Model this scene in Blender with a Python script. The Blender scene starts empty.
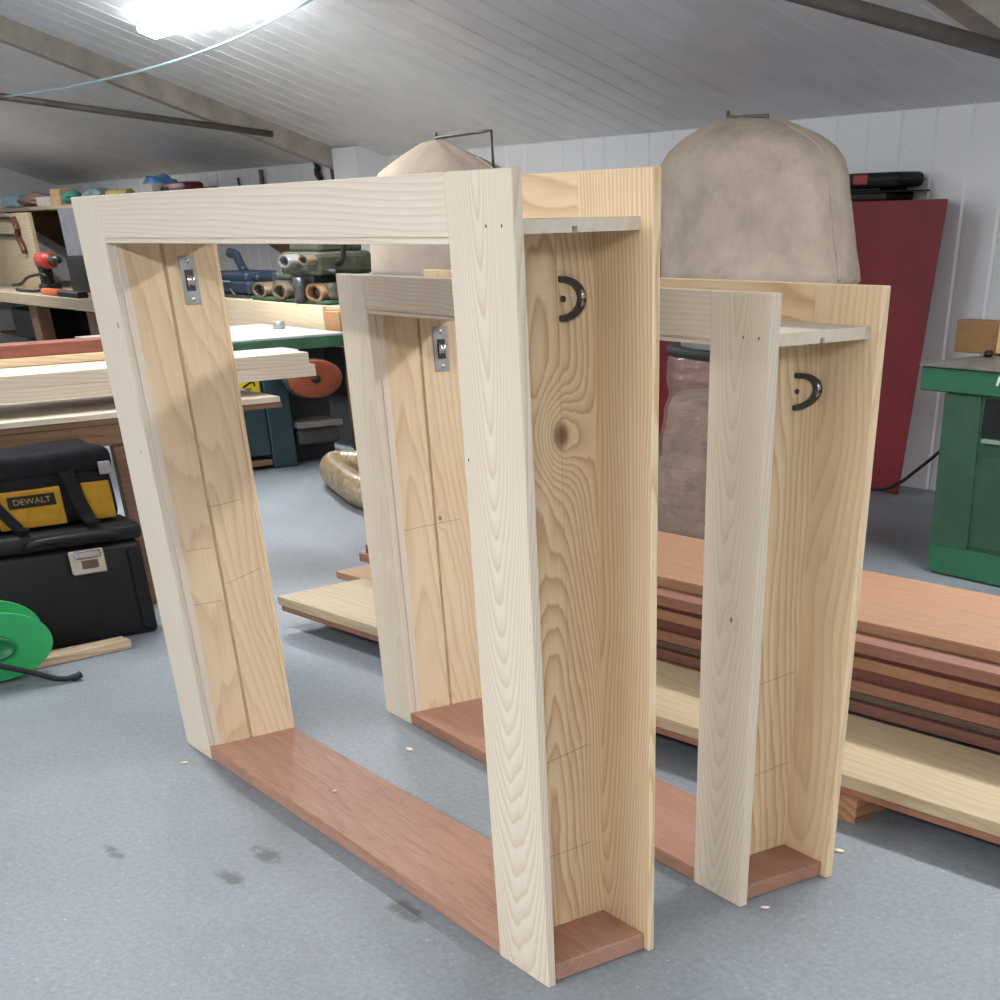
import bpy, bmesh, math, random
from mathutils import Vector, Matrix, noise
random.seed(7)
C = bpy.context.scene.collection
PI = math.pi

# ------------------------------------------------------------------ helpers
def lin(r, g, b):
    f = lambda c: (c/255/12.92) if c/255 <= .04045 else ((c/255+.055)/1.055)**2.4
    return (f(r), f(g), f(b), 1)

class MB:
    """collects shapes and links them as one mesh object"""
    def __init__(s): s.bm = bmesh.new()
    def _bev(s, vs, bev, seg=1):
        if bev > 0:
            es = {e for v in vs for e in v.link_edges}
            bmesh.ops.bevel(s.bm, geom=list(es), offset=bev, segments=seg, affect='EDGES', profile=.5, clamp_overlap=True)
    def box(s, x0, x1, y0, y1, z0, z1, bev=0, seg=1, M=None):
        r = bmesh.ops.create_cube(s.bm, size=1)
        m = Matrix.Translation(((x0+x1)/2, (y0+y1)/2, (z0+z1)/2)) @ Matrix.Diagonal((x1-x0, y1-y0, z1-z0, 1))
        if M is not None: m = M @ m
        bmesh.ops.transform(s.bm, matrix=m, verts=r['verts']); s._bev(r['verts'], bev, seg); return s
    def prism(s, poly, axis, a0, a1, bev=0):
        """poly: 2D points in the plane across the axis (x: y,z; y: x,z; z: x,y)"""
        def mk(p, a): return {'x': (a, p[0], p[1]), 'y': (p[0], a, p[1]), 'z': (p[0], p[1], a)}[axis]
        A = [s.bm.verts.new(mk(p, a0)) for p in poly]; B = [s.bm.verts.new(mk(p, a1)) for p in poly]
        n = len(poly); fs = [s.bm.faces.new(A), s.bm.faces.new(B[::-1])]
        for i in range(n): fs.append(s.bm.faces.new((A[i], B[i], B[(i+1) % n], A[(i+1) % n])))
        bmesh.ops.recalc_face_normals(s.bm, faces=fs); s._bev(A+B, bev); return s
    def hexa(s, pts, bev=0):
        v = [s.bm.verts.new(p) for p in pts]
        fs = [s.bm.faces.new([v[i] for i in f]) for f in ((0,1,2,3),(7,6,5,4),(0,4,5,1),(1,5,6,2),(2,6,7,3),(3,7,4,0))]
        bmesh.ops.recalc_face_normals(s.bm, faces=fs); s._bev(v, bev); return s
    def tube(s, pts, r, n=10, cap=True, flat=None):
        pts = [Vector(p) for p in pts]; rings = []; up = Vector((0,0,1))
        for i, p in enumerate(pts):
            t = (pts[min(i+1, len(pts)-1)] - pts[max(i-1, 0)]).normalized()
            a = t.cross(up)
            if a.length < 1e-3: a = t.cross(Vector((0,1,0)))
            a.normalize(); b = t.cross(a).normalized()
            rr = r[i] if isinstance(r, (list, tuple)) else r
            rb = rr if flat is None else rr*flat
            rings.append([s.bm.verts.new(p + a*rr*math.cos(2*PI*k/n) + b*rb*math.sin(2*PI*k/n)) for k in range(n)])
        fs = []
        for A, B in zip(rings, rings[1:]):
            for k in range(n): fs.append(s.bm.faces.new((A[k], A[(k+1) % n], B[(k+1) % n], B[k])))
        if cap: fs += [s.bm.faces.new(rings[0][::-1]), s.bm.faces.new(rings[-1])]
        for f in fs: f.smooth = True
        bmesh.ops.recalc_face_normals(s.bm, faces=fs); return s
    def lathe(s, prof, c=(0,0,0), sx=1, sy=1, n=32, M=None, fn=None, smooth=True):
        """prof: (radius, z) pairs; fn(angle, t, radius, z) -> (radius, z) bends the surface"""
        rings = []
        for i, (r, z) in enumerate(prof):
            ring = []
            for k in range(n):
                a = 2*PI*k/n; rr, zz = (r, z) if fn is None else fn(a, i/(len(prof)-1), r, z)
                p = Vector((rr*math.cos(a)*sx, rr*math.sin(a)*sy, zz))
                if M is not None: p = M @ p
                ring.append(s.bm.verts.new(p + Vector(c)))
            rings.append(ring)
        fs = []
        for A, B in zip(rings, rings[1:]):
            for k in range(n): fs.append(s.bm.faces.new((A[k], A[(k+1) % n], B[(k+1) % n], B[k])))
        fs += [s.bm.faces.new(rings[0][::-1]), s.bm.faces.new(rings[-1])]
        for f in fs: f.smooth = smooth
        bmesh.ops.recalc_face_normals(s.bm, faces=fs); return s
    def ribbon(s, pts, w, th):
        pts = [Vector(p) for p in pts]; R = []
        for i, p in enumerate(pts):
            t = (pts[min(i+1, len(pts)-1)] - pts[max(i-1, 0)]).normalized(); q = t.cross(Vector((1, 0, 0)))
            q = Vector((0, 1, 0)) if q.length < .2 else q.normalized(); nn = t.cross(q).normalized()
            R.append([s.bm.verts.new(p+q*w*a+nn*th*b) for a, b in ((-.5,-.5),(.5,-.5),(.5,.5),(-.5,.5))])
        fs = [s.bm.faces.new(R[0][::-1]), s.bm.faces.new(R[-1])]
        for A, B in zip(R, R[1:]):
            for k in range(4): fs.append(s.bm.faces.new((A[k], A[(k+1) % 4], B[(k+1) % 4], B[k])))
        bmesh.ops.recalc_face_normals(s.bm, faces=fs); return s
    def blob(s, c, r, amp=.2, fr=2, sub=3, seed=0):
        q = bmesh.ops.create_icosphere(s.bm, subdivisions=sub, radius=1)
        for v in q['verts']:
            d = 1+amp*noise.noise(v.co*fr+Vector((seed*7.3, seed*3.1, 0)))
            v.co = Vector((c[0]+v.co.x*r[0]*d, c[1]+v.co.y*r[1]*d, c[2]+v.co.z*r[2]*d))
            for f in v.link_faces: f.smooth = True
        return s
    def build(s, name, mat, parent=None, loc=(0,0,0), rotz=0, shade=None):
        me = bpy.data.meshes.new(name); s.bm.to_mesh(me); s.bm.free()
        o = bpy.data.objects.new(name, me); C.objects.link(o); me.materials.append(mat)
        if parent is not None: o.parent = parent
        o.location = loc; o.rotation_euler = (0, 0, rotz)
        if shade:
            me.polygons.foreach_set('use_smooth', [True]*len(me.polygons)); me.set_sharp_from_angle(angle=math.radians(shade))
        return o

def tag(o, label=None, cat=None, group=None, kind=None):
    if label: o['label'] = label
    if cat: o['category'] = cat
    if group: o['group'] = group
    if kind: o['kind'] = kind
    return o
def thing(name, label, cat, loc=(0,0,0), rotz=0, group=None):
    o = bpy.data.objects.new(name, None); C.objects.link(o); o.location = loc; o.rotation_euler = (0, 0, rotz)
    o.empty_display_size = .1
    return tag(o, label, cat, group)
def one(mb, name, mat, label, cat, loc=(0,0,0), rotz=0, group=None, shade=None):
    return tag(mb.build(name, mat, None, loc, rotz, shade), label, cat, group)
def struct(mb, name, mat, shade=None): return tag(mb.build(name, mat, shade=shade), kind='structure')

# ------------------------------------------------------------------ materials
class NT:
    def __init__(s, name):
        s.m = bpy.data.materials.new(name); s.m.use_nodes = True; s.t = s.m.node_tree; s.t.nodes.clear()
        s.out = s.t.nodes.new('ShaderNodeOutputMaterial')
        s.b = s.t.nodes.new('ShaderNodeBsdfPrincipled'); s.t.links.new(s.b.outputs[0], s.out.inputs[0])
    def n(s, ty, **k):
        x = s.t.nodes.new('ShaderNode'+ty)
        for a, b in k.items(): setattr(x, a, b)
        return x
    def set(s, sock, v):
        if isinstance(v, bpy.types.NodeSocket): s.t.links.new(v, sock)
        else: sock.default_value = v
    def math(s, op, a, b=0.0, c=None):
        x = s.n('Math', operation=op); s.set(x.inputs[0], a); s.set(x.inputs[1], b)
        if c is not None: s.set(x.inputs[2], c)
        return x.outputs[0]
    def xyz(s, x, y, z):
        q = s.n('CombineXYZ'); s.set(q.inputs[0], x); s.set(q.inputs[1], y); s.set(q.inputs[2], z); return q.outputs[0]
    def noise(s, vec, scale=1, detail=2, rough=.5):
        q = s.n('TexNoise'); s.set(q.inputs['Vector'], vec); q.inputs['Scale'].default_value = scale
        q.inputs['Detail'].default_value = detail; q.inputs['Roughness'].default_value = rough; return q.outputs['Fac']
    def ramp(s, fac, pts):
        q = s.n('ValToRGB'); s.set(q.inputs[0], fac); e = q.color_ramp.elements
        while len(e) < len(pts): e.new(.5)
        for el, (p, c) in zip(e, pts): el.position = p; el.color = c if len(c) == 4 else (*c, 1)
        return q.outputs[0]
    def mix(s, f, a, b, blend='MIX'):
        q = s.n('MixRGB', blend_type=blend); s.set(q.inputs[0], f); s.set(q.inputs[1], a); s.set(q.inputs[2], b); return q.outputs[0]
    def obj(s):
        tc = s.n('TexCoord'); oi = s.n('ObjectInfo'); return tc.outputs['Object'], oi.outputs['Random']
    def bump(s, h, strength=.2, dist=.01):
        q = s.n('Bump'); q.inputs['Strength'].default_value = strength; q.inputs['Distance'].default_value = dist
        s.set(q.inputs['Height'], h); s.t.links.new(q.outputs[0], s.b.inputs['Normal'])

def plain(name, col, rough=.5, metal=0, var=.12, scale=6, spec=.5, bump=0, coat=0):
    m = NT(name); v, rnd = m.obj()
    add = m.n('VectorMath', operation='ADD'); m.set(add.inputs[0], v); m.set(add.inputs[1], m.xyz(m.math('MULTIPLY', rnd, 9), 0, 0))
    f = m.noise(add.outputs[0], scale, 4, .6)
    d = tuple(c*(1-var*1.6) for c in col[:3]); l = tuple(min(1, c*(1+var*1.6)) for c in col[:3])
    m.set(m.b.inputs['Base Color'], m.ramp(f, [(.3, d), (.7, l)]))
    m.b.inputs['Roughness'].default_value = rough; m.b.inputs['Metallic'].default_value = metal
    m.b.inputs['Specular IOR Level'].default_value = spec; m.b.inputs['Coat Weight'].default_value = coat
    if bump: m.bump(m.noise(add.outputs[0], scale*6, 3), bump, .01)
    return m.m

def wood(name, pale, dark, axis='z', off=(0, .12), tilt=(0, .05), freq=55, amp=.04, fine=.10, contrast=.75, rough=.6,
         knots=(), lines=(), blot=.1, fs=1.0, ringpos=.62, nl=.45, pores=0):
    """growth rings about an axis beside the board, cut by its faces; knots: (cross a, cross b, length, radius)"""
    m = NT(name); v, rnd = m.obj()
    sp = m.n('SeparateXYZ'); m.set(sp.inputs[0], v); x, y, z = sp.outputs
    a, b, l = {'z': (x, y, z), 'x': (y, z, x), 'y': (x, z, y)}[axis]
    seed = m.math('MULTIPLY', rnd, 13.0)
    ls = m.math('ADD', m.math('MULTIPLY', l, nl), seed)
    nv = m.xyz(m.math('MULTIPLY', a, 1.6), m.math('MULTIPLY', b, 1.6), ls)
    warp = m.math('MULTIPLY', m.math('SUBTRACT', m.noise(nv, 2.2, 2), .5), amp*4)
    warp2 = m.math('MULTIPLY', m.math('SUBTRACT', m.noise(m.xyz(m.math('MULTIPLY', a, 6), m.math('MULTIPLY', b, 6), m.math('MULTIPLY', ls, 2.0)), 3, 2), .5), amp*.45)
    pa = m.math('ADD', m.math('ADD', a, off[0]), m.math('MULTIPLY', l, tilt[0]))
    pb = m.math('ADD', m.math('ADD', b, off[1]), m.math('MULTIPLY', l, tilt[1]))
    r = m.math('SQRT', m.math('ADD', m.math('MULTIPLY', pa, pa), m.math('MULTIPLY', pb, pb)))
    r = m.math('ADD', m.math('ADD', r, warp), warp2)
    kd = None
    for ka, kb, kl, kr in knots:
        da = m.math('SUBTRACT', a, ka); db = m.math('SUBTRACT', b, kb); dl = m.math('MULTIPLY', m.math('SUBTRACT', l, kl), .8)
        d2 = m.math('ADD', m.math('ADD', m.math('MULTIPLY', da, da), m.math('MULTIPLY', db, db)), m.math('MULTIPLY', dl, dl))
        g = m.math('EXPONENT', m.math('MULTIPLY', d2, -1/(kr*3.2)**2))
        r = m.math('ADD', r, m.math('MULTIPLY', g, kr*3.5))
        k1 = m.math('EXPONENT', m.math('MULTIPLY', m.math('POWER', m.math('MULTIPLY', d2, 1/kr**2), 2.0), -1.0))
        kd = k1 if kd is None else m.math('MAXIMUM', kd, k1)
    fr = m.math('FRACT', m.math('MULTIPLY', r, freq))
    ring = m.ramp(fr, [(0, (0,0,0)), (ringpos*.5, (.12,.12,.12)), (ringpos, (.45,.45,.45)), (.88, (1,1,1)), (1, (0,0,0))])
    fiber = m.noise(m.xyz(m.math('MULTIPLY', a, 90*fs), m.math('MULTIPLY', b, 90*fs), m.math('MULTIPLY', ls, 6*fs)), 1, 3, .6)
    fac = m.math('ADD', m.math('MULTIPLY', ring, contrast), m.math('MULTIPLY', m.math('SUBTRACT', fiber, .5), fine*4))
    bl = m.noise(m.xyz(m.math('MULTIPLY', a, 5), m.math('MULTIPLY', b, 5), m.math('MULTIPLY', ls, 3)), 1, 3)
    fac = m.math('ADD', fac, m.math('MULTIPLY', m.math('SUBTRACT', bl, .45), blot*4))
    col = m.ramp(fac, [(0, pale), (1, dark)])
    if pores:
        pr_ = m.noise(m.xyz(m.math('MULTIPLY', a, 260), m.math('MULTIPLY', b, 260), m.math('MULTIPLY', ls, 26)), 1, 2, .5)
        col = m.mix(m.math('MULTIPLY', m.ramp(pr_, [(.58, (0,0,0)), (.68, (1,1,1))]), pores), col, tuple(c*.45 for c in dark[:3])+(1,))
    if kd is not None: col = m.mix(m.math('MULTIPLY', kd, .85), col, tuple(c*s for c, s in zip(dark[:3], (.33, .26, .22)))+(1,))
    for a0, a1, ca, l0, sl in lines:           # pencilled setting-out lines: cross range, which cross axis, height, slope
        q = a if ca == 'a' else b
        on = m.math('LESS_THAN', m.math('ABSOLUTE', m.math('SUBTRACT', m.math('SUBTRACT', l, l0), m.math('MULTIPLY', q, sl))), .0011)
        on = m.math('MULTIPLY', on, m.math('MULTIPLY', m.math('GREATER_THAN', q, a0), m.math('LESS_THAN', q, a1)))
        col = m.mix(m.math('MULTIPLY', on, .55), col, (.12, .09, .07, 1))
    m.set(m.b.inputs['Base Color'], col); m.b.inputs['Roughness'].default_value = rough
    m.b.inputs['Specular IOR Level'].default_value = .3
    m.bump(m.math('ADD', m.math('MULTIPLY', ring, .4), fiber), .06, .004)
    return m.m

P1, D1c = lin(214, 202, 185), lin(184, 151, 109)      # pale planed pine
P2, D2c = lin(230, 206, 170), lin(186, 142, 98)       # pine with bounced channel light put into its warm tint; also tan plank
P3, D3c = lin(220, 197, 164), lin(168, 126, 86)      # deeper pine for the left jambs
def pine(name, axis, off, tilt, warm=False, **k):
    if 'jamb_left' in name: return wood(name, P3, D3c, axis, off, tilt, **k)
    return wood(name, P2 if warm else P1, D2c if warm else D1c, axis, off, tilt, **k)
def hardwood(name, axis, c1=(174, 133, 113), c2=(124, 87, 71), **k):
    k = {**dict(freq=22, amp=.05, fine=.30, contrast=.22, blot=.16, fs=1.5, rough=.55, pores=.35), **k}
    return wood(name, lin(*c1), lin(*c2), axis, (.3, .5), (.02, .06), **k)

# setting
def wall_mat(name, col):
    m = NT(name); v, _ = m.obj()
    f = m.noise(v, 1.2, 4, .6); g = m.noise(v, 14, 3, .6)
    c = m.ramp(f, [(.3, tuple(x*.93 for x in col[:3])), (.7, col)])
    m.set(m.b.inputs['Base Color'], m.mix(m.math('MULTIPLY', m.math('GREATER_THAN', g, .72), .25), c, (.45,.45,.43,1)))
    m.b.inputs['Roughness'].default_value = .45; return m.m
W_WALL = wall_mat('white_wall_panel', lin(234, 235, 237))
W_CEIL = plain('grey_white_ceiling_sheet', lin(234, 235, 237), .42, 0, .04, 3)

def floor_mat():
    m = NT('blue_grey_painted_concrete'); v, _ = m.obj()
    big = m.noise(v, .9, 5, .62); fine = m.noise(v, 48, 4, .7); spk = m.noise(v, 75, 2, .5)
    c = m.ramp(big, [(.3, lin(110, 117, 123)), (.5, lin(127, 134, 140)), (.72, lin(142, 148, 153))])
    c = m.mix(.42, c, m.ramp(fine, [(.34, lin(104, 110, 116)), (.66, lin(150, 156, 161))]))
    blotch = m.noise(v, 5.5, 4, .65); c = m.mix(m.math('MULTIPLY', m.ramp(blotch, [(.52, (0,0,0)), (.72, (1,1,1))]), .22), c, lin(116, 112, 106))
    c = m.mix(m.math('MULTIPLY', m.math('GREATER_THAN', spk, .70), .55), c, lin(196, 196, 192))
    sp = m.n('SeparateXYZ'); m.set(sp.inputs[0], v)
    dirt = None                                  # dusty shoe and tool marks, each at its own spot
    for x0, y0, rx, ry in ((1.33,-.39,.10,.045), (1.24,-.22,.11,.045), (1.91,-.07,.12,.05), (.9,-.62,.09,.03), (2.9,-.3,.09,.04), (3.3,.3,.2,.05), (2.62,-.32,.16,.03)):
        da = m.math('DIVIDE', m.math('SUBTRACT', sp.outputs[0], x0), rx); db = m.math('DIVIDE', m.math('SUBTRACT', sp.outputs[1], y0), ry)
        g = m.math('EXPONENT', m.math('MULTIPLY', m.math('ADD', m.math('MULTIPLY', da, da), m.math('MULTIPLY', db, db)), -1))
        dirt = g if dirt is None else m.math('MAXIMUM', dirt, g)
    n2 = m.noise(v, 17, 3, .6)
    mk = m.ramp(m.math('MULTIPLY', dirt, m.math('MULTIPLY', n2, 1.7)), [(.35, (0,0,0)), (.7, (1,1,1))])
    c = m.mix(m.math('MULTIPLY', mk, .75), c, lin(84, 82, 78))
    m.set(m.b.inputs['Base Color'], c)
    m.set(m.b.inputs['Roughness'], m.ramp(big, [(.3, (.42,.42,.42)), (.7, (.58,.58,.58))]))
    m.b.inputs['Specular IOR Level'].default_value = .4
    m.bump(m.math('ADD', fine, m.math('MULTIPLY', big, 2)), .25, .006); return m.m
def emit(name, col, s):
    m = NT(name); m.b.inputs['Base Color'].default_value = col
    m.b.inputs['Emission Color'].default_value = col; m.b.inputs['Emission Strength'].default_value = s; return m.m
def cloth(name, col, var=.12, scale=5, bump=.35):
    m = NT(name); v, _ = m.obj(); f = m.noise(v, scale, 5, .62); w = m.noise(v, 160, 2); st = m.noise(v, 1.7, 3)
    c = m.ramp(f, [(.28, tuple(x*(1-var*1.5) for x in col[:3])), (.72, tuple(min(1, x*(1+var)) for x in col[:3]))])
    c = m.mix(m.math('MULTIPLY', m.ramp(st, [(.52, (0,0,0)), (.75, (1,1,1))]), .35), c, tuple(x*s for x, s in zip(col[:3], (.62, .55, .5)))+(1,))
    m.set(m.b.inputs['Base Color'], c); m.b.inputs['Roughness'].default_value = .9; m.b.inputs['Specular IOR Level'].default_value = .1
    m.bump(m.math('ADD', w, m.math('MULTIPLY', f, 3)), bump, .01); return m.m
def clear_plastic(name, col, alpha):
    m = NT(name); v, _ = m.obj(); m.b.inputs['Base Color'].default_value = col
    m.b.inputs['Roughness'].default_value = .18; m.b.inputs['Alpha'].default_value = alpha; m.b.inputs['Coat Weight'].default_value = .6
    sp = m.n('SeparateXYZ'); m.set(sp.inputs[0], v)
    q = m.noise(m.xyz(m.math('MULTIPLY', sp.outputs[0], 4), m.math('MULTIPLY', sp.outputs[1], 4), m.math('MULTIPLY', sp.outputs[2], 16)), 1, 4, .6)
    m.bump(m.math('ADD', q, m.math('MULTIPLY', m.noise(v, 14, 3), .5)), 1, .05); return m.m

FLOOR = floor_mat()
STEEL = plain('dull_zinc_steel', lin(158, 157, 155), .4, .6, .1, 20)
CHROME = plain('bright_chrome', lin(215, 215, 218), .15, 1, .04, 10)
DARKMETAL = plain('blackened_steel', lin(70, 73, 74), .36, .5, .2, 20)
BLACKPL = plain('black_plastic', lin(22, 23, 24), .5, 0, .15, 9, .3)
BLACKRUB = plain('black_rubber', lin(24, 24, 25), .6, 0, .15, 12)
BLACKFAB = cloth('black_nylon_fabric', lin(33, 33, 36), .2, 12, .3)
YELLOWFAB = cloth('yellow_nylon_fabric', lin(172, 130, 44), .14, 9, .3)
GREENPAINT = plain('green_machine_paint', lin(38, 96, 66), .4, 0, .14, 4)
GREENDARK = plain('dark_green_machine_paint', lin(44, 78, 58), .45, 0, .16, 4)
TEAL = plain('dark_teal_machine_paint', lin(38, 62, 68), .45, 0, .14, 4)
CASTTOP = plain('worn_cast_iron_top', lin(128, 122, 116), .45, .4, .15, 5)
REDCAB = plain('dark_red_paint', lin(122, 24, 32), .5, 0, .1, 3)
RAFTER = plain('grey_brown_painted_steel', lin(166, 157, 147), .55, 0, .14, 4)
RODMAT = plain('dull_brown_grey_steel', lin(96, 90, 84), .5, .2, .15, 6)
OLDWOOD = wood('weathered_bench_timber', lin(192, 174, 146), lin(142, 120, 92), 'x', (.1, .3), (0, .02), 30, .03, .2, .4)
BROWNWOOD = wood('brown_bench_timber', lin(128, 98, 74), lin(86, 62, 46), 'y', (.1, .3), (0, .02), 30, .03, .2, .4)
GREEN_REEL = plain('bright_green_plastic', lin(52, 164, 96), .38, 0, .05, 5)

# ------------------------------------------------------------------ the workshop shell
Y0, EAVE, PITCH = 6.4, 2.16, .29
XL, XR = -20.1, 14.0
def grooved(x0, x1, step, w, d, place):
    """a sheet with v-grooves running across; place(x, depth, end) -> point"""
    mb = MB(); cols = []; x = x0
    xs = []
    while x < x1:
        xs += [(x, 0), (x+step-w, 0), (x+step-w/2, d)]; x += step
    xs.append((x1, 0))
    for x, dd in xs: cols.append((mb.bm.verts.new(place(x, dd, 0)), mb.bm.verts.new(place(x, dd, 1))))
    for A, B in zip(cols, cols[1:]): mb.bm.faces.new((A[0], B[0], B[1], A[1]))
    return mb
struct(MB().box(XL-.3, XR+.3, -Y0-.3, Y0+.3, -.2, 0), 'floor', FLOOR)
struct(grooved(XL, XR, .30, .035, .014, lambda x, d, e: (x, Y0+d, e*(EAVE+.02))), 'wall_back', W_WALL)
struct(grooved(XL, XR, .30, .035, .014, lambda x, d, e: (x, -Y0-d, e*EAVE)), 'wall_front', W_WALL)
ridge = EAVE+PITCH*Y0
for nm, sg in (('ceiling', 1), ('ceiling_front', -1)):
    struct(grooved(XL, XR, .30, .035, .012, lambda x, d, e, sg=sg: (x, sg*Y0*(1-e), EAVE+e*PITCH*Y0+d)), nm, W_CEIL)
struct(MB().prism([(-Y0, 0), (Y0, 0), (Y0, EAVE), (0, ridge), (-Y0, EAVE)], 'x', XL-.2, XL), 'wall_left', W_WALL)
struct(MB().prism([(-Y0, 0), (Y0, 0), (Y0, EAVE), (0, ridge), (-Y0, EAVE)], 'x', XR, XR+.2), 'wall_right', W_WALL)
struct(MB().box(-9.98, -9.45, 6.06, Y0, 0, EAVE+.08), 'trim_1', W_WALL)           # boxed-in post under the rafter foot
def cz(y): return EAVE+PITCH*(Y0-abs(y))
def rafter(name, x0, x1, dep, y1):
    mb = MB()
    for sg in (1, -1):
        mb.hexa([(x0, sg*y1, cz(y1)-dep), (x1, sg*y1, cz(y1)-dep), (x1, 0, ridge-dep), (x0, 0, ridge-dep),
                 (x0, sg*y1, cz(y1)), (x1, sg*y1, cz(y1)), (x1, 0, ridge), (x0, 0, ridge)])
    return struct(mb, name, RAFTER)
rafter('trim_2', -10.12, -9.98, .17, 6.12)
rafter('trim_3', -.84, -.66, .14, 6.3)
def tie(name, x, r, y1, z1, y0, z0, label):
    k = (z0-z1)/(y1-y0); ym = -.2
    o = MB().tube([(x, y1, z1), (x, ym, z1+k*(y1-ym))], r, 8).build(name, RODMAT)
    return tag(o, kind='structure')
tie('trim_4', -9.97, .026, 5.42, 2.352, 2.83, 2.60, '')
tie('trim_5', -.64, .036, 5.55, 2.255, 3.85, 2.435, '')

# fluorescent battens along the slopes, plus unseen ones added as fill
LAMP = emit('lit_lamp_diffuser', (.95, .98, 1, 1), 33)
def batten(x0, x1, y, label, p):
    t = thing('ceiling_light', label, 'ceiling light', ((x0+x1)/2, y, cz(y)))
    a = math.atan(PITCH)*(-1 if y > 0 else 1); R = Matrix.Rotation(a, 4, 'X'); L = (x1-x0)/2
    MB().box(-L, L, -.075, .075, -.025, 0, M=R).build('housing', plain('white_enamel_%d' % (x0*10), lin(230, 232, 233), .4), t)
    MB().box(-L+.01, L-.01, -.085, .085, -.075, -.026, .022, 2, M=R).build('diffuser', LAMP, t, shade=40)
    ld = bpy.data.lights.new('batten_glow', 'AREA'); ld.shape = 'RECTANGLE'; ld.size = 2*L; ld.size_y = .16; ld.energy = p; ld.color = (.97, .985, 1)
    lo = bpy.data.objects.new('batten_glow', ld); C.objects.link(lo); lo.parent = t
    lo.location = (0, 0, -.10); lo.rotation_euler = (a, 0, 0); ld.spread = math.radians(178)
P = 95
for x, k, lb in ((-17.5, .6, 'added fill light batten, out of view on the far ceiling slope, far to the left'), (-8.25, 1, 'lit white tube light batten on the sloping ceiling above the front frame'),  # far-left batten is added, unseen, to lift the dark left end
              (.9, .8, 'lit white tube light batten on the far ceiling slope, right of the second rafter'), (7.0, 1.4, 'added fill light batten, out of view on the far ceiling slope, at the far right')):  # the last batten is added, unseen, to light right-facing sides
    batten(x, x+2.6, 3.62, lb, P*k)
for x, k, lb in ((-12.2, 1, 'lit white tube light batten on the near ceiling slope, far to the left'), (-4.6, .8, 'lit white tube light batten on the near ceiling slope, left of the camera'),
              (1.4, .85, 'lit white tube light batten on the near ceiling slope, behind the camera'), (6.0, 2.1, 'added fill light batten, out of view on the near ceiling slope, right of the camera')):  # the last batten is an added, unseen fill from the right
    batten(x, x+2.6, -3.62, lb, P*k)
batten(-4.3, -1.7, .35, 'added fill light batten, out of view near the roof ridge, over the trestle table', P*1.0)  # added out of view to brighten the plank tops

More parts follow.
